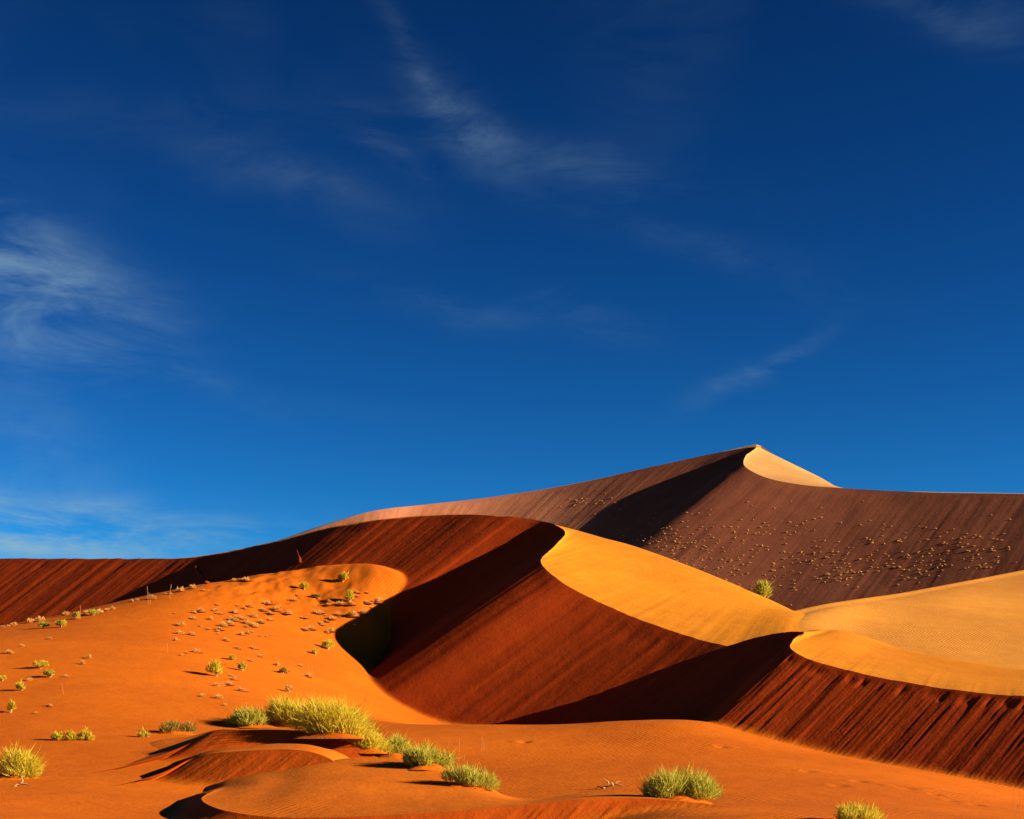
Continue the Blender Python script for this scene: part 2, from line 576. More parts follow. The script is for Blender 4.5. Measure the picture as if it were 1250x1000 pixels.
# ------------------------------------------------------------------ dunes
# big far dune with the pale cap
far_st = [
    ((1600, 612, 455), 37, [(1610, 615, 470)]),
    ((1400, 607, 450), 37, [(1408, 610, 465)]),
    ((1250, 603, 470), 36, [(1256, 606, 485)]),
    ((1130, 601, 487), 35, [(1134, 604, 502)]),
    ((1030, 596, 501), 35, [(1034, 599, 516)]),
    ((980, 592, 506), 37, [(1000, 582, 530)]),
    ((935, 583, 512), 41, [(965, 565, 545)]),
    ((910, 570, 520), 46, [(942, 554, 553)]),
    ((910, 557, 531), 50, [(930, 548, 556)]),
    ((921, 546, 545), 50, [(924, 545, 556)]),
    ((880, 552, 552), 46, [(885, 555, 567)]),
    ((800, 569, 556), 38, [(804, 572, 571)]),
    ((700, 591, 560), 30, [(703, 594, 575)]),
    ((600, 607, 561), 22, [(603, 610, 576)]),
    ((520, 616, 556), 8, [(523, 619, 571)]),
    ((455, 624, 546), 0, [(458, 627, 561)]),
    ((400, 640, 540), -5, [(402, 643, 555)]),
    ((350, 657, 536), -5, [(352, 660, 551)]),
    ((250, 690, 528), 0, [(252, 693, 543)]),
]
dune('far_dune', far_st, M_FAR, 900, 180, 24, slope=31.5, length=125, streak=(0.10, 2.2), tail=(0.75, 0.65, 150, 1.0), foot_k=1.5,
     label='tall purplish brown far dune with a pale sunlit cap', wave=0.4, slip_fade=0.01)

# middle dune with the S-shaped crest
mid_st = [
    ((-260, 690, 216), 24, [(-262, 693, 220)]),
    ((-120, 684, 210), 26, [(-122, 687, 214)]),
    ((0, 682, 203), 28, [(0, 685, 207)]),
    ((120, 682, 195), 30, [(120, 685, 199)]),
    ((240, 680, 187), 32, [(241, 683, 191)]),
    ((345, 660, 179), 36, [(346, 663, 183)]),
    ((430, 640, 172.5), 36, [(431, 643, 176.5)]),
    ((540, 628.5, 168), 40, [(541, 631.5, 172)]),
    ((610, 630, 163.5), 46, [(612, 633, 168)]),
    ((660, 636, 161), 54, [(662, 639, 166)]),
    ((689, 648, 155), 60, [(694, 645, 164)]),
    ((676, 668, 147), 62, [(720, 653, 162)]),
    ((661, 688, 140.5), 62, [(760, 665, 160)]),
    ((682, 708, 137.5), 60, [(800, 680, 157.5)]),
    ((722, 731, 135.5), 58, [(840, 696, 154.5)]),
    ((800, 763, 131), 55, [(890, 717, 151)]),
    ((880, 787, 126), 52, [(935, 738, 146)]),
    ((960, 801, 120.5), 50, [(985, 752, 141)]),
    ((1050, 830, 115), 50, [(1050, 780, 136)]),
]
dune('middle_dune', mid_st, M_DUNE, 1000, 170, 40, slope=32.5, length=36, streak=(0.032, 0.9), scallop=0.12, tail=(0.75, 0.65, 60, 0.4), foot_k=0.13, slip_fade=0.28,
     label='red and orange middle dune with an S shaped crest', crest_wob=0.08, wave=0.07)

# lit dune flank on the right
right_st = [
    ((850, 900, 118), 50, [(875, 815, 128), (905, 775, 144), (915, 768, 152)]),
    ((930, 860, 108), 50, [(945, 808, 122), (953, 757, 140), (958, 751, 146)]),
    ((1000, 850, 105), 50, [(1000, 800, 121), (1015, 741, 150), (1026, 737, 157)]),
    ((1050, 850, 104), 50, [(1050, 800, 122), (1075, 733, 160), (1088, 728, 167)]),
    ((1150, 860, 100), 50, [(1150, 803, 122), (1165, 717, 176), (1180, 711.5, 184)]),
    ((1260, 870, 96), 50, [(1260, 803, 124), (1260, 700, 194), (1275, 693, 204)]),
    ((1400, 880, 92), 50, [(1400, 800, 128), (1400, 680, 208), (1415, 672, 220)]),
    ((1560, 890, 90), 50, [(1560, 800, 130), (1560, 665, 232), (1575, 657, 244)]),
]
dune('right_dune', right_st, M_PALE, 420, 8, 90, slope=31.0, length=3, streak=(0.03, 0.5), tail=(0.6, 0.8, 60, 0.45),
     label='pale orange sunlit dune flank behind the near crest')

# near dune with the fluted slip face
near_st = [
    ((1560, 880, 78), 46, [(1560, 850, 90), (1560, 825, 102)]),
    ((1400, 868, 81), 46, [(1400, 840, 93), (1400, 815, 104)]),
    ((1250, 850, 85), 46, [(1250, 832, 96), (1250, 818, 104)]),
    ((1170, 843, 87), 46, [(1180, 822, 98), (1190, 808, 106)]),
    ((1090, 830, 89.5), 46, [(1110, 808, 100), (1125, 797, 108)]),
    ((1030, 817, 91.5), 46, [(1060, 796, 101), (1085, 788, 109)]),
    ((990, 805, 93), 47, [(1030, 784, 102), (1060, 779, 110)]),
    ((967, 794, 94.5), 48, [(1010, 777, 103), (1045, 774, 110)]),
    ((968, 782, 97), 50, [(1000, 774, 104), (1030, 771, 110)]),
    ((981, 771.5, 100), 52, [(990, 770.5, 104), (1005, 772, 109)]),
    ((950, 773, 103), 56, [(953, 776, 106), (957, 782, 110)]),
    ((890, 788, 107), 60, [(892, 791.5, 110), (895, 798, 114)]),
    ((800, 820, 112), 62, [(801, 823.5, 115), (803, 831, 119)]),
    ((700, 857, 118), 64, [(701, 860.5, 121), (703, 868, 125)]),
    ((600, 884, 124), 66, [(601, 887.5, 127), (603, 895, 131)]),
    ((500, 905, 128), 66, [(501, 905, 131), (503, 908, 135)]),
]
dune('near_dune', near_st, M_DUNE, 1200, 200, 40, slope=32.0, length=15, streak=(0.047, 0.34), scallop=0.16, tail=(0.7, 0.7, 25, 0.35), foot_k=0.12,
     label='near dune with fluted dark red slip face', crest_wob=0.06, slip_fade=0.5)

# low hummocks round the foreground shrubs
back_hum = [
    ((500, 950, 73.5), 40, [(502, 945, 78), (504, 938, 84)]),
    ((450, 920, 74.2), 40, [(452, 914, 80), (454, 908, 86)]),
    ((405, 897, 75.2), 42, [(405, 894, 80), (405, 895, 87)]),
    ((350, 892, 75.0), 44, [(350, 889.5, 81), (350, 891, 88)]),
    ((300, 891.5, 74.8), 47, [(300, 890, 81), (300, 893, 87)]),
    ((263, 893, 74.9), 52, [(268, 891, 80), (270, 895, 86)]),
    ((238, 905, 74.8), 56, [(245, 901, 79), (248, 899, 84)]),
    ((202, 920, 73), 56, [(205, 914, 77), (206, 904, 82)]),
    ((160, 934, 70.5), 52, [(162, 927, 75), (163, 914, 81)]),
    ((110, 950, 68.5), 48, [(111, 942, 73), (112, 927, 79)]),
    ((0, 975, 65), 46, [(0, 965, 70), (0, 945, 76)]),
    ((-140, 990, 62), 46, [(-140, 980, 67), (-140, 960, 74)]),
]
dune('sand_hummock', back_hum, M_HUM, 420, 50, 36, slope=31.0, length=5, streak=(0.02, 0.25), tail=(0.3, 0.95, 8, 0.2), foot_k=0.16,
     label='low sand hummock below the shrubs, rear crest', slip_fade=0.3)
mid_hum = [
    ((480, 990, 63), 42, [(482, 982, 66), (484, 975, 70)]),
    ((435, 954, 64.5), 42, [(437, 946, 68), (438, 940, 72)]),
    ((402, 926, 65.8), 44, [(404, 921, 69), (405, 917, 73)]),
    ((380, 918, 66.3), 45, [(382, 914, 70), (383, 910, 74)]),
    ((353, 915, 66.6), 46, [(354, 912, 70.5), (354, 908, 75)]),
    ((295, 917, 66.9), 50, [(298, 914, 71), (299, 912, 75)]),
    ((252, 921, 67.3), 56, [(257, 919, 71), (260, 918, 74)]),
    ((235, 926, 67.4), 60, [(239, 924, 71), (242, 924, 74)]),
    ((202, 942, 66.5), 64, [(204, 941, 69), (206, 942, 72)]),
    ((172, 953, 65), 66, [(173, 953, 67), (175, 955, 70)]),
    ((138, 966, 63), 66, [(139, 966, 65), (140, 968, 68)]),
    ((90, 985, 60), 66, [(91, 985, 62), (92, 986, 65)]),
]
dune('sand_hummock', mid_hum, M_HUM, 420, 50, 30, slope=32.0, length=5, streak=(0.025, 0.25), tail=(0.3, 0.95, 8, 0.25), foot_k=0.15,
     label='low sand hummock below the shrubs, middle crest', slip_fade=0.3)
front_hum = [
    ((930, 1004, 49.5), 34, [(932, 1000, 53), (934, 995, 57), (936, 990, 62)]),
    ((860, 984, 51), 34, [(862, 980, 54.5), (864, 976, 58.5), (866, 973, 63)]),
    ((790, 975, 51.4), 36, [(793, 971, 55), (796, 968, 59.5), (798, 967, 64)]),
    ((720, 975, 51.3), 38, [(722, 971, 54.8), (724, 969, 59), (725, 969, 63)]),
    ((640, 983, 51), 40, [(638, 979, 54), (636, 976, 58), (635, 975, 62)]),
    ((560, 990, 50.6), 42, [(566, 972, 55.5), (572, 957, 60), (576, 952, 64)]),
    ((480, 995, 50.4), 44, [(490, 968, 56), (500, 943, 62.5), (508, 930, 67)]),
    ((400, 998, 50.4), 48, [(418, 970, 55), (432, 944, 62), (438, 926, 68)]),
    ((330, 997.5, 50.8), 52, [(360, 975, 54), (378, 953, 60), (388, 934, 67)]),
    ((280, 991, 51.6), 55, [(318, 974, 55), (340, 957, 60), (355, 940, 67)]),
    ((255, 983, 53), 58, [(288, 971, 56), (308, 959, 60), (325, 945, 67)]),
    ((246, 976, 54.5), 60, [(266, 968, 57.5), (282, 961, 61), (300, 950, 67)]),
    ((252, 969, 57), 60, [(260, 965, 59), (268, 962, 62), (280, 956, 67)]),
    ((240, 970, 59), 60, [(246, 968, 61), (252, 966, 63), (260, 962, 67)]),
]
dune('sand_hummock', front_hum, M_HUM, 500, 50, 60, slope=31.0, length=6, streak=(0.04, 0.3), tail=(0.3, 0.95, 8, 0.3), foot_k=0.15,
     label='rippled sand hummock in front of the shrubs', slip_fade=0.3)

# ------------------------------------------------------------------ plants
bpy.context.view_layer.update()
DG = bpy.context.evaluated_depsgraph_get()


def at(px, py):
    """where the line of sight through a picture point meets the sand"""
    ok, loc, *_ = SC.ray_cast(DG, Vector((0, 0, CAMH)), pix_dir(px, py))
    return loc if ok else None


def drop(x, y):
    ok, loc, *_ = SC.ray_cast(DG, Vector((x, y, 300)), Vector((0, 0, -1)))
    return loc


def leaf_mat(name, cols, trans=0.35, rough=0.7):
    m = bpy.data.materials.new(name)
    m.use_nodes = True
    t = m.node_tree
    b = t.nodes['Principled BSDF']
    b.inputs['Roughness'].default_value = rough
    b.inputs['Specular IOR Level'].default_value = 0.15
    a = N(t, 'ShaderNodeAttribute', attribute_name='tint')
    r = N(t, 'ShaderNodeValToRGB')
    e = r.color_ramp.elements
    e[0].color = (*cols[0], 1)
    e[1].color = (*cols[-1], 1)
    for i, c in enumerate(cols[1:-1]):
        q = e.new((i + 1) / (len(cols) - 1))
        q.color = (*c, 1)
    t.links.new(a.outputs['Fac'], r.inputs[0])
    t.links.new(r.outputs[0], b.inputs['Base Color'])
    tr = N(t, 'ShaderNodeBsdfTranslucent')
    t.links.new(r.outputs[0], tr.inputs[0])
    mx = N(t, 'ShaderNodeMixShader')
    mx.inputs[0].default_value = trans
    o = t.nodes['Material Output']
    t.links.new(b.outputs[0], mx.inputs[1])
    t.links.new(tr.outputs[0], mx.inputs[2])
    t.links.new(mx.outputs[0], o.inputs[0])
    return m


def plain_mat(name, col, rough=0.85):
    m = bpy.data.materials.new(name)
    m.use_nodes = True
    t = m.node_tree
    b = t.nodes['Principled BSDF']
    b.inputs['Roughness'].default_value = rough
    b.inputs['Specular IOR Level'].default_value = 0.2
    geo = N(t, 'ShaderNodeNewGeometry')
    n_ = noise(t, geo.outputs['Position'], 14.0, 4, 0.6)
    c = mixc(t, n_, tuple(v * 0.75 for v in col), tuple(min(1, v * 1.25) for v in col))
    t.links.new(c, b.inputs['Base Color'])
    return m


GREEN = leaf_mat('green_twigs', [(0.14, 0.120, 0.012), (0.37, 0.315, 0.030), (0.55, 0.46, 0.075)], trans=0.45)
YELLOW = leaf_mat('yellow_green_twigs', [(0.25, 0.180, 0.010), (0.54, 0.40, 0.022), (0.68, 0.50, 0.065)], trans=0.45)
STRAW = leaf_mat('dry_straw', [(0.42, 0.16, 0.035), (0.62, 0.33, 0.095), (0.76, 0.48, 0.17)], trans=0.45)
BROWN = leaf_mat('dry_brown_twigs', [(0.09, 0.05, 0.012), (0.26, 0.15, 0.025), (0.44, 0.30, 0.05)], trans=0.4)
WOOD = plain_mat('bleached_wood', (0.36, 0.17, 0.055))
STALK = plain_mat('dry_stalk', (0.36, 0.15, 0.04))


def strips(root, tip, bend, width, tint, rng):
    """tapered two-piece blades from root to tip -> verts, tris, tint"""
    n = len(root)
    d = tip - root
    side = np.cross(d, rng.normal(size=(n, 3)))
    side /= np.linalg.norm(side, axis=1)[:, None] + 1e-9
    w = width[:, None] * 0.5
    mid = (root + tip) / 2 + bend
    V = np.stack([root - side * w, root + side * w, mid - side * w * .8, mid + side * w * .8, tip], 1).reshape(-1, 3)
    b = (np.arange(n) * 5)[:, None]
    T = np.concatenate([b + [0, 1, 3], b + [0, 3, 2], b + [2, 3, 4]], 0)
    return V, T, np.repeat(tint, 5)


def tri_mesh(name, V, T, tint, mats, midx=None):
    me = bpy.data.meshes.new(name)
    me.vertices.add(len(V))
    me.vertices.foreach_set('co', V.astype(np.float32).ravel())
    me.loops.add(len(T) * 3)
    me.loops.foreach_set('vertex_index', T.astype(np.int32).ravel())
    me.polygons.add(len(T))
    me.polygons.foreach_set('loop_start', np.arange(0, len(T) * 3, 3, dtype=np.int32))
    me.polygons.foreach_set('loop_total', np.full(len(T), 3, dtype=np.int32))
    if midx is not None:
        me.polygons.foreach_set('material_index', midx.astype(np.int32))
    me.update(calc_edges=True)
    a = me.attributes.new('tint', 'FLOAT', 'POINT')
    a.data.foreach_set('value', np.clip(tint, 0, 1).astype(np.float32))
    for m in mats:
        me.materials.append(m)
    return me


def dome(R, H, n, seed, bw, inner=0.5, up=0.35, squash=1.0, lobes=5, floor=0.0, skew=0.0):
    """a mound of fine twigs: long ones from the base, short ones all through the crown"""
    rng = np.random.default_rng(seed)
    lob = rng.random((lobes, 2))
    th = rng.random(n) * 2 * np.pi
    rho = np.sqrt(rng.random(n)) * 1.0
    # uneven outline
    k = 1.0
    for i in range(lobes):
        k = k + 0.13 * np.sin((i + 1) * th + lob[i, 0] * 6.28) * lob[i, 1]
    hh = np.sqrt(np.clip(1 - (rho * 0.97) ** 2, 0.02, 1))
    f = rng.uniform(0.62, 1.06, n)
    f = np.where(rng.random(n) < 0.05, f * 1.25, f)
    tip = np.stack([R * rho * k * np.cos(th), R * squash * rho * k * np.sin(th), H * (floor + (1 - floor) * hh * f)], 1)
    tip[:, 2] += skew * tip[:, 0]
    tip[:, 2] *= 1 + 0.30 * np.sin(tip[:, 0] / R * 4 + lob[0, 0] * 6) * np.cos(tip[:, 1] / R * 3 + lob[1, 0] * 6)
    s = np.where(rng.random(n) < inner, rng.uniform(0.45, 0.85, n), rng.uniform(0.0, 0.25, n))
    root = tip * s[:, None]
    root[:, :2] += rng.normal(size=(n, 2)) * R * 0.07
    root[:, 2] = np.maximum(root[:, 2] - H * 0.04, 0.0)
    tip[:, 2] = np.maximum(tip[:, 2], 0.03)
    bend = np.zeros((n, 3))
    bend[:, 2] = rng.uniform(0, up, n) * np.linalg.norm(tip - root, axis=1) * 0.35
    bend[:, :2] = rng.normal(size=(n, 2)) * R * 0.03
    tint = rng.beta(2.2, 2.0, n)
    return strips(root, tip, bend, bw * rng.uniform(0.6, 1.4, n), tint, rng)


def feathery(R, H, n, seed, bw, squash=0.8, skew=0.0, clumps=9, lean=0.30):
    """a ragged mass of fine upright shoots growing in several clumps"""
    rng = np.random.default_rng(seed)
    ca = rng.random(clumps) * 2 * np.pi
    cr = np.sqrt(rng.random(clumps)) * 0.72
    cr[0] *= 0.2
    cx, cy = cr * np.cos(ca), cr * np.sin(ca)
    cs = rng.uniform(0.24, 0.46, clumps)
    ch = np.sqrt(np.clip(1 - (cr * 0.92) ** 2, 0.1, 1)) * rng.uniform(0.60, 1.0, clumps)
    k = rng.integers(0, clumps, n)
    a = rng.random(n) * 2 * np.pi
    q = np.sqrt(rng.random(n))
    x = cx[k] + cs[k] * q * np.cos(a)
    y = cy[k] + cs[k] * q * np.sin(a)
    top = ch[k] * np.sqrt(np.clip(1 - (q * 0.95) ** 2, 0.03, 1))       # rounded top of the clump
    z0 = top * rng.random(n) ** 0.8 * 0.80
    ln = (0.16 + 0.26 * rng.random(n)) * (0.55 + 0.45 * ch[k])
    ln = np.where(rng.random(n) < 0.09, ln * rng.uniform(1.2, 2.1, n), ln)
    root = np.stack([R * x, R * squash * y, H * z0], 1)
    ox = lean * rng.normal(size=n) + 0.45 * q * np.cos(a) + 0.25 * x
    oy = lean * rng.normal(size=n) + 0.45 * q * np.sin(a) + 0.25 * y
    d = np.stack([ox, oy, np.abs(0.75 + 0.3 * rng.normal(size=n))], 1)
    d /= np.linalg.norm(d, axis=1)[:, None]
    tip = root + d * (H * ln)[:, None]
    for p in (root, tip):
        p[:, 2] += skew * p[:, 0]
    bend = rng.normal(size=(n, 3)) * H * 0.025
    tint = np.clip(rng.beta(2.2, 2.0, n) * 0.75 + 0.25 * rng.random(clumps)[k], 0, 1)
    return strips(root, tip, bend, bw * rng.uniform(0.6, 1.4, n), tint, rng)


def link(name, me, parent=None):
    o = bpy.data.objects.new(name, me)
    COL.objects.link(o)
    o.parent = parent
    return o


def tag(o, label, cat, group=None):
    o['label'] = label
    o['category'] = cat
    if group:
        o['group'] = group
    return o


def empty(name, loc, rz=0.0):
    e = bpy.data.objects.new(name, None)
    e.empty_display_size = 0.2
    e.location = loc
    e.rotation_euler = (0, 0, rz)
    COL.objects.link(e)
    return e


def tube(pts, r0, r1, seg=5):
    """a bent tapering stick -> verts, tris"""
    pts = np.array(pts, float)
    n = len(pts)
    V = []
    for i, p in enumerate(pts):
        d = pts[min(i + 1, n - 1)] - pts[max(i - 1, 0)]
        d /= np.linalg.norm(d) + 1e-9
        u = np.cross(d, [0.3, 0.9, 0.31])
        u /= np.linalg.norm(u) + 1e-9
        w = np.cross(d, u)
        r = r0 + (r1 - r0) * i / (n - 1)
        for k in range(seg):
            a = 2 * math.pi * k / seg
            V.append(p + r * (u * math.cos(a) + w * math.sin(a)))
    T = []
    for i in range(n - 1):
        for k in range(seg):
            a, b = i * seg + k, i * seg + (k + 1) % seg
            T += [(a, b, b + seg), (a, b + seg, a + seg)]
    return np.array(V), np.array(T)


def sticks(name, lines, mat, parent=None):
    VV, TT, off = [], [], 0
    for (pts, r0, r1) in lines:
        v, t = tube(pts, r0, r1)
        VV.append(v)
        TT.append(t + off)
        off += len(v)
    V, T = np.concatenate(VV), np.concatenate(TT)
    return link(name, tri_mesh(name, V, T, np.full(len(V), 0.5), [mat]), parent)


def stem_lines(R, H, k, rng, r=0.02, spread=0.5):
    L = []
    for i in range(k):
        a = rng.uniform(0, 6.28)
        q = rng.uniform(0.2, 1.0) * R * spread
        tip = np.array([q * math.cos(a), q * math.sin(a), H * rng.uniform(0.45, 0.8)])
        base = np.array([tip[0] * 0.25, tip[1] * 0.25, -0.10])
        m = (base + tip) / 2 + rng.normal(size=3) * R * 0.05
        L.append(([base, m, tip], r * rng.uniform(0.7, 1.2), r * 0.35))
    return L


def mound(R, H, seed, n=20, m=6):
    """a little heap of sand caught round the roots"""
    rng = np.random.default_rng(seed)
    V = [(0, 0, H)]
    for j in range(1, m + 1):
        for i in range(n):
            a = 2 * math.pi * i / n
            q = j / m
            rr = R * q * (1 + 0.18 * math.sin(2 * a + seed) + 0.1 * math.sin(5 * a + 2 * seed))
            V.append((rr * math.cos(a) - 0.15 * R * q, rr * math.sin(a), H * (1 - q * q) ** 1.5 - 0.10 * q + rng.normal() * 0.01))
    T = [(0, 1 + i, 1 + (i + 1) % n) for i in range(n)]
    for j in range(m - 1):
        for i in range(n):
            a, b = 1 + j * n + i, 1 + j * n + (i + 1) % n
            T += [(a, a + n, b + n), (a, b + n, b)]
    return np.array(V, float), np.array(T)


def shrub(px, py, wpx, hpx, label, mat=GREEN, n=1800, seed=1, group=None, squash=0.8, inner=0.6, name='desert_shrub', skew=0.0,
          heap=True, sink=0.0, loc=None, cat='shrub', bw=1.0):
    L = loc or at(px, py)
    D = L.y
    R, H = wpx * D / F / 2, hpx * D / F
    e = empty(name, (L.x, L.y + R * squash * 0.4, drop(L.x, L.y + R * squash * 0.4).z - sink if loc is None else L.z))
    V, T, tn = feathery(R, H, int(n * 2.3), seed, 0.00034 * D * bw, squash=squash, skew=skew, clumps=max(4, int(6 + wpx / 12)))
    link('foliage', tri_mesh('foliage', V, T, tn, [mat]), e)
    rng = np.random.default_rng(seed + 50)
    sticks('stem', stem_lines(R, H, 7, rng, 0.00035 * D), WOOD, e)
    if heap:
        V, T = mound(R * 1.05, H * 0.22, seed)
        o = link('sand_heap', tri_mesh('sand_heap', V, T, np.zeros(len(V)), [M_GROUND]), e)
        for p in o.data.polygons:
            p.use_smooth = True
    return tag(e, label, cat, group)


shrub(832, 977, 98, 46, 'large rounded yellow-green shrub standing alone on the foreground plain beside a dry branch', n=3200, seed=11, squash=0.9)
shrub(1046, 1006, 60, 30, 'low yellow-green shrub cut by the frame, on the plain below the fluted slip face', YELLOW, n=1700, seed=12, loc=None)
shrub(16, 951, 62, 44, 'yellow-green shrub with a pale forked root showing at its foot', YELLOW, n=1900, seed=13)
shrub(306, 888, 68, 28, 'low olive shrub at the rear end of the shrub row on the hummock', n=1500, seed=14)
shrub(352, 888, 78, 46, 'tallest feathery shrub of the row on the hummock, olive green', YELLOW, n=2300, seed=15, inner=0.7)
shrub(404, 913, 106, 55, 'broad bright yellow shrub spilling down the hummock crest', YELLOW, n=3000, seed=16, skew=-0.12)
shrub(446, 917, 62, 34, 'bushy yellow shrub wedged between the broad yellow shrub and the dark based green one', YELLOW, n=1500, seed=22, skew=-0.15)
shrub(482, 925, 66, 32, 'green shrub with dark shaded base, next to the broad yellow one', n=1600, seed=17)
shrub(524, 938, 66, 36, 'green shrub in the row, between the dark based one and the last one', n=1600, seed=18, skew=-0.1)
shrub(574, 961, 72, 33, 'last pale green shrub at the low end of the hummock row', n=1500, seed=19, skew=-0.2)
shrub(212, 896, 52, 20, 'dry brown and yellow scrub patch at the foot of the rise', BROWN, n=900, seed=20, name='dry_scrub')
shrub(175, 900, 14, 11, 'tiny straw yellow clump beside the dry brown scrub', YELLOW, n=160, seed=21, heap=False, bw=1.4)
for i, (px, w, h, lab) in enumerate(((69, 17, 14, 'small pale shrub, first of three in a row below the rise'),
                                     (86, 12, 15, 'narrow small shrub, middle one of three in a row below the rise'),
                                     (103, 19, 17, 'roundest small shrub of three in a row below the rise'))):
    shrub(px, 904, w, h, lab, YELLOW, n=300, seed=30 + i, group='three small shrubs in a row', heap=False, bw=1.2)
q = P(932, 742, 154)
q = drop(q[0], q[1])
shrub(932, 742, 24, 27, 'bright green shrub peeping out from behind the lit dune back', GREEN, n=900, seed=40, loc=Vector((q.x, q.y, q.z - 0.1)), heap=False, bw=1.3)

# ball shrubs on the rise: a round crown on a short pale stem
BALLS = [
    # px, base py, crown w, crown h, material, label
    (50, 816, 20, 13, YELLOW, 'rear one of the touching pair of round shrubs on the rise'),
    (61, 827, 18, 13, GREEN, 'front one of the touching pair of round shrubs on the rise'),
    (26, 843, 13, 13, YELLOW, 'small round shrub on the rise below the touching pair'),
    (13, 870, 14, 20, YELLOW, 'yellow ball shaped shrub on a thin stem low on the rise'),
    (3, 831, 10, 9, YELLOW, 'tiny yellow shrub cut by the frame on the rise'),
    (53, 767, 14, 11, GREEN, 'left one of two soft green shrubs on the ridge line of the rise'),
    (74, 766, 18, 12, YELLOW, 'right one of two soft green shrubs on the ridge line of the rise'),
    (95, 755, 12, 10, YELLOW, 'yellow tufted shrub on the ridge line among straw tufts'),
    (114, 751, 14, 9, GREEN, 'dark green low shrub on the ridge line with a long shadow'),
    (264, 826, 22, 25, YELLOW, 'bright round shrub with a long shadow in the middle of the rise'),
    (284, 806, 14, 9, YELLOW, 'flat yellowish shrub behind the bright round shrub'),
    (296, 819, 10, 13, GREEN, 'small upright green shrub beside the bright round shrub'),
    (344, 822, 13, 9, BROWN, 'dark olive shrub low on the rise with a long shadow'),
    (401, 793, 19, 15, YELLOW, 'round green shrub beside the tip of the black dune shadow'),
    (385, 799, 10, 9, YELLOW, 'little shrub touching the round green one by the shadow tip'),
    (371, 720, 12, 12, YELLOW, 'soft green shrub near the top of the rise, on bare sand'),
    (418, 710, 14, 15, YELLOW, 'green shrub closest to the top of the rise'),
    (427, 735, 11, 19, YELLOW, 'slim upright yellow shrub below the top of the rise'),
    (386, 730, 12, 7, BROWN, 'low dark shrub near the top of the rise'),
    (428, 753, 14, 8, BROWN, 'low dark shrub among the straw tufts near the black shadow'),
    (353, 845, 10, 11, STRAW, 'pale round ball of straw just above the tall feathery shrub'),
]
for i, (px, py, w, h, m, lab) in enumerate(BALLS):
    L = at(px, py)
    D = L.y
    R, H = w * D / F / 2, h * D / F
    e = empty('round_shrub', L)
    V, T, tn = feathery(R * 0.95, H * 0.72, 620, 100 + i, 0.00042 * D, squash=0.95, clumps=5)
    V[:, 2] += H * 0.20
    V2, T2, tn2 = feathery(R * 0.8, H * 0.30, 220, 300 + i, 0.00042 * D, squash=0.95, clumps=5)
    V2[:, 2] = H * 0.32 - V2[:, 2]           # rounded underside
    V, T, tn = np.concatenate([V, V2]), np.concatenate([T, T2 + len(V)]), np.r_[tn, tn2]
    link('crown', tri_mesh('crown', V, T, tn, [m]), e)
    rng = np.random.default_rng(400 + i)
    sticks('stem', stem_lines(R, H * 0.9, 5, rng, 0.00040 * D, 0.35), WOOD, e)
    tag(e, lab, 'shrub', 'round shrubs on the orange rise')

# straw tufts scattered over the rise
crop8 = [(210, 305), (280, 300), (320, 318), (400, 312), (490, 278), (510, 335), (548, 368), (512, 390), (450, 348), (590, 262), (600, 318),
         (700, 318), (780, 340), (735, 242), (870, 318), (885, 312), (920, 362), (950, 348), (985, 325), (1070, 330), (1130, 315),
         (1150, 258), (1180, 248), (1215, 255), (1060, 265), (1000, 265), (930, 268), (95, 383), (210, 390), (340, 388), (372, 380), (90, 430),
         (155, 436), (300, 416), (315, 408), (440, 438), (475, 430), (70, 468), (355, 470), (100, 552), (130, 540), (185, 535), (510, 515),
         (545, 560), (490, 584), (430, 602), (800, 410), (830, 405), (925, 424), (945, 416), (770, 612), (790, 668), (820, 675),
         (680, 648), (330, 724), (300, 726), (400, 690), (440, 754), (470, 756), (220, 784), (310, 795), (345, 835), (380, 668),
         (640, 610), (700, 640), (370, 720), (265, 350), (165, 345), (390, 355), (560, 300), (640, 300), (470, 372), (250, 405)]
crop1 = [(110, 414), (145, 408), (50, 424), (30, 428), (12, 432), (80, 500), (35, 526), (180, 474), (322, 543), (300, 565), (180, 718), (410, 366),
         (280, 400), (315, 384), (390, 370), (240, 386), (480, 338), (500, 334), (620, 311), (655, 300), (740, 299), (555, 328), (108, 624),
         (240, 612), (10, 822), (600, 312), (360, 378), (700, 290), (130, 745), (850, 262), (895, 262)]
spots = [(200 + x / 4.63, 680 + y / 4.63, 1.0) for x, y in crop8] + [(x / 2.976, 620 + y / 2.976, 0.95) for x, y in crop1]
_r = np.random.default_rng(21)
spots += [(_r.uniform(212, 335), _r.uniform(738, 792), 0.55) for _ in range(28)] + [(_r.uniform(362, 455), _r.uniform(722, 768), 0.55) for _ in range(18)]
TUFTS = []
for v in range(6):
    V, T, tn = dome(1.0, 1.0, 150, 700 + v, 0.11, inner=0.6, up=0.5, lobes=4)
    mV, mT = mound(1.15, 0.26, 700 + v, 10, 3)
    V_, T_ = np.concatenate([V, mV]), np.concatenate([T, mT + len(V)])
    mi = np.r_[np.zeros(len(T)), np.ones(len(mT))]
    TUFTS.append(tri_mesh('straw_tuft', V_, T_, np.r_[tn, np.zeros(len(mV))], [STRAW, M_GROUND], mi))
rng = np.random.default_rng(5)
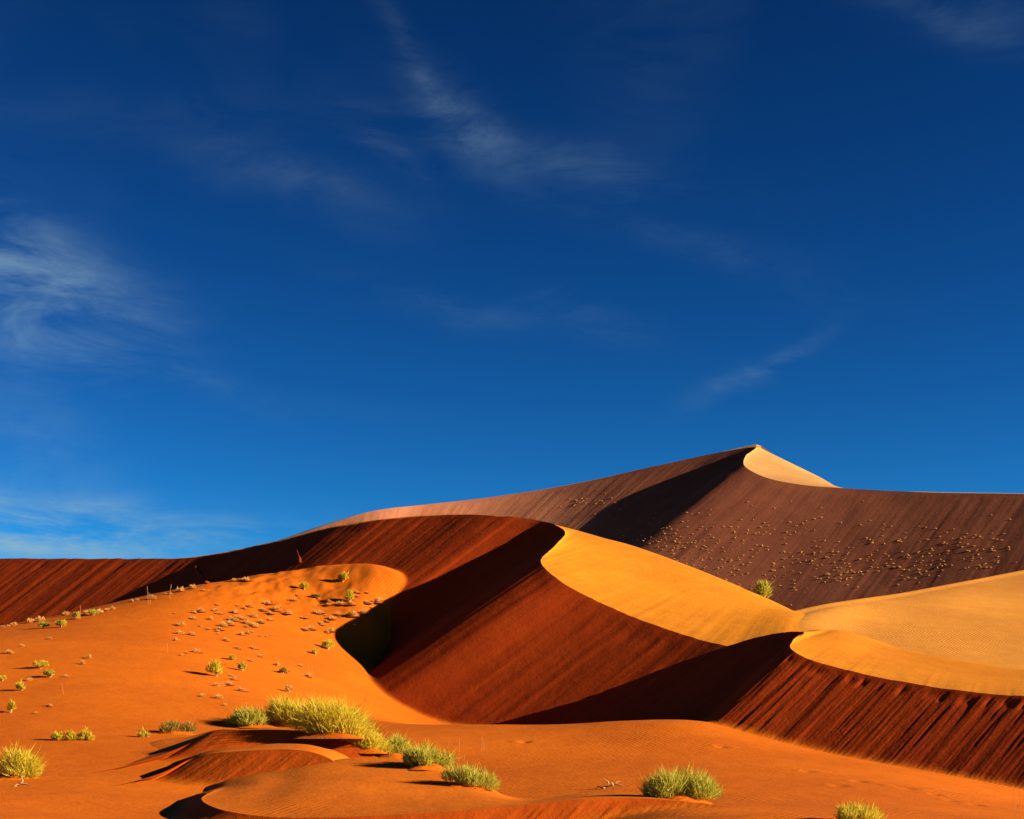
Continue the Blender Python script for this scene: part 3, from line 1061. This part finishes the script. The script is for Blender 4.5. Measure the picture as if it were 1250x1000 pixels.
for i, (px, py, k) in enumerate(spots):
    L = at(px, py + 1.0)
    if L is None or k == 0.0 or not (85 < L.y < 178):
        continue
    o = link('straw_tuft', TUFTS[i % 6])
    o.location = L
    r = 0.0024 * L.y * rng.uniform(0.6, 1.45) * k
    o.scale = (r * rng.uniform(0.9, 1.35), r, r * rng.uniform(0.75, 1.1))
    o.rotation_euler = (0, 0, rng.uniform(0, 6.28))
    ridge = 772 - px * 0.2
    if py < ridge + 8 and px < 300:
        tag(o, 'pale straw tuft on the ridge line of the rise against the red slip face', 'grass tuft', 'straw tufts along the ridge line')
    elif px < 170:
        tag(o, 'straw tuft on the bare lower sand of the rise among the round shrubs', 'grass tuft', 'straw tufts on the bare lower sand')
    elif px > 355 and py < 778:
        tag(o, 'straw tuft in the patch near the top of the rise beside the black shadow', 'grass tuft', 'straw tufts near the black shadow')
    elif py < 800:
        tag(o, 'straw tuft in the dense patch in the middle of the rise', 'grass tuft', 'straw tufts in the dense middle patch')
    else:
        tag(o, 'straw tuft around the bright round shrub low on the rise', 'grass tuft', 'straw tufts round the bright shrub')

# tufts on the far dune
rng = np.random.default_rng(9)
far_pts = []
BLOBS = [(800, 652, 75, 30, 90), (860, 672, 70, 30, 70), (930, 690, 90, 36, 80), (1010, 690, 80, 26, 50), (1100, 672, 80, 30, 60),
         (1190, 668, 60, 26, 50), (1060, 700, 80, 18, 40), (960, 640, 140, 26, 50), (712, 612, 26, 7, 26), (1150, 690, 70, 12, 26)]
for (cx, cy, sx, sy, n) in BLOBS:
    for _ in range(n):
        x, y = cx + rng.normal() * sx * 0.55, cy + rng.normal() * sy * 0.55
        L = at(x, y)
        if L is not None and L.y > 330 and y > 600 and x < 1248:
            far_pts.append((rng.uniform(0.42, 1.0) ** 1.3, L))
far_pts.sort(key=lambda q: -q[0])
FARM = []
for v in range(4):
    V, T, tn = dome(1.0, 0.7, 46, 800 + v, 0.3, inner=0.5, up=0.3, lobes=3)
    FARM.append(tri_mesh('far_grass_clump', V, T, tn, [STRAW]))
for i, (k, L) in enumerate(far_pts[:200]):
    o = link('far_grass_clump', FARM[i % 4])
    o.location = L
    r = 0.50 * k
    o.scale = (r, r, r * rng.uniform(0.8, 1.3))
    o.rotation_euler = (0, 0, rng.uniform(0, 6.28))
    tag(o, 'tiny pale grass clump dotted on the brown face of the far dune', 'grass clump', 'grass clumps dotted over the far dune')
VV, TT, NN, off = [], [], [], 0
for i, (k, L) in enumerate(far_pts[200:]):
    V, T, tn = dome(0.7 * k, 0.5 * k, 16, 900 + i, 0.2, inner=0.4)
    VV.append(V + np.array(L))
    TT.append(T + off)
    NN.append(tn)
    off += len(V)
o = link('far_grass', tri_mesh('far_grass', np.concatenate(VV), np.concatenate(TT), np.concatenate(NN), [STRAW]))
o['kind'] = 'stuff'
tag(o, 'finest pale grass specks between the clumps on the far dune', 'grass')


# ------------------------------------------------------------------ dry wood and stalks
def dry_wood(name, px, py, spec, label, cat, seed, yaw=0.0):
    L = at(px, py)
    e = empty(name, L, yaw)
    k = L.y / F
    rng = np.random.default_rng(seed)
    for (nm, pts, r0, r1) in spec:
        p = [np.array(a, float) * k for a in pts]
        p = [a + rng.normal(size=3) * 0.35 * k for a in p]
        sticks(nm, [(p, r0 * k, r1 * k)], WOOD, e)
    return tag(e, label, cat)


dry_wood('dry_branch', 748, 963, [
    ('branch', [(-12, 0, 1), (-4, 2, 4), (4, 0, 6), (13, -1, 3)], 2.0, 0.7),
    ('twig', [(-4, 2, 3), (-6, 3, 9), (-12, 4, 12)], 1.3, 0.4),
    ('twig', [(3, 0, 5), (6, 2, 9), (10, 3, 9)], 1.2, 0.4),
    ('twig', [(0, 0, 4), (-3, -4, 8), (-1, -6, 10)], 1.1, 0.4),
    ('twig', [(-12, 0, 1), (-18, 2, 3), (-20, 2, 0)], 1.2, 0.5),
], 'pale bleached dry branch lying left of the lone foreground shrub', 'branch', 1)
dry_wood('forked_root', 26, 960, [
    ('root', [(-8, 0, -1), (-2, 0, 3), (2, 0, 6), (0, 1, 12)], 1.7, 0.9),
    ('root', [(0, 0, 3), (6, -1, 3), (12, -2, 1)], 1.4, 0.6),
    ('root', [(-2, 0, 2), (-4, -3, 2), (-8, -5, -1)], 1.2, 0.6),
], 'bleached forked root sticking out of the sand below the yellow-green shrub', 'root', 2)


def stalks(px, py, hs, label, seed, group=None):
    L = at(px, py)
    e = empty('dry_stalk', L)
    k = L.y / F
    rng = np.random.default_rng(seed)
    for (dx, h) in hs:
        lean = rng.normal() * 1.5
        sticks('stalk', [([np.array([dx, 0, -1]) * k, np.array([dx + lean * .5, 0, h * .5]) * k, np.array([dx + lean, 0.5, h]) * k], 0.24 * k, 0.15 * k)], STALK, e)
        sticks('seed_head', [([np.array([dx + lean, 0.5, h * 0.86]) * k, np.array([dx + lean * 1.1, 0.5, h]) * k, np.array([dx + lean * 1.2, 0.6, h * 1.12]) * k], 0.27 * k, 0.15 * k)], STALK, e)
    return tag(e, label, 'dry stalk', group)


stalks(560, 930, [(0, 25), (6, 9)], 'tall thin pale dry stalk on the plain behind the last hummock shrub', 1)
stalks(588, 916, [(0, 14), (3, 10)], 'short paired pale stalk on the plain beside the tall thin one', 2)
stalks(545, 918, [(0, 14)], 'faint single stalk on the plain, nearest the hummock row of shrubs', 3)
stalks(1240, 997, [(-2, 36), (5, 30), (0, 14)], 'pale tall stalks at the foot of the fluted slip face', 4)
stalks(181, 738, [(0, 20), (3, 13)], 'paired thin stalk on the ridge line against the red slip face', 5)
stalks(207, 731, [(0, 16)], 'single thin stalk on the ridge line against the dark slip face', 6)
stalks(98, 755, [(0, 14)], 'short stalk on the ridge line between the yellow and green shrubs', 7)
stalks(78, 848, [(0, 12)], 'lone thin stalk on bare sand low on the rise', 8)
stalks(205, 797, [(0, 10)], 'lone thin stalk among the straw tufts of the rise', 9)
stalks(378, 828, [(0, 16), (4, 14)], 'bent pale stalks among tufts low on the rise', 10)


M_SLIDE = sand('slide_sand', (0.27, 0.042, 0.0022), RED)

# ------------------------------------------------------------------ thin sand slides that broke the red slip face behind the rise
def slide(path, w):
    pts = [at(*p) for p in path]
    rng = np.random.default_rng(int(path[0][0]))
    V, T = [], []
    for i, p in enumerate(pts):
        ww = w * rng.uniform(0.7, 1.3) * (0.6 + 0.8 * i / len(pts))
        j = rng.normal() * 0.12
        V += [(p.x - ww + j, p.y, p.z - 0.08), (p.x + j, p.y - 0.08, p.z + 0.05), (p.x + ww + j, p.y, p.z - 0.08)]
        if i:
            a = 3 * (i - 1)
            T += [(a, a + 1, a + 4), (a, a + 4, a + 3), (a + 1, a + 2, a + 5), (a + 1, a + 5, a + 4)]
    me = tri_mesh('sand_slide', np.array(V), np.array(T), np.zeros(len(V)), [M_SLIDE])
    for p in me.polygons:
        p.use_smooth = True
    o = link('sand_slide', me)
    o['kind'] = 'structure'
    o['label'] = 'thin bright sand slide down the red slip face'


slide([(236, 688), (238, 690), (241, 692), (242, 696), (246, 700), (247, 705), (250, 709), (254, 713)], 0.32)
slide([(362, 668), (365, 672), (364, 677), (367, 682), (368, 687)], 0.22)
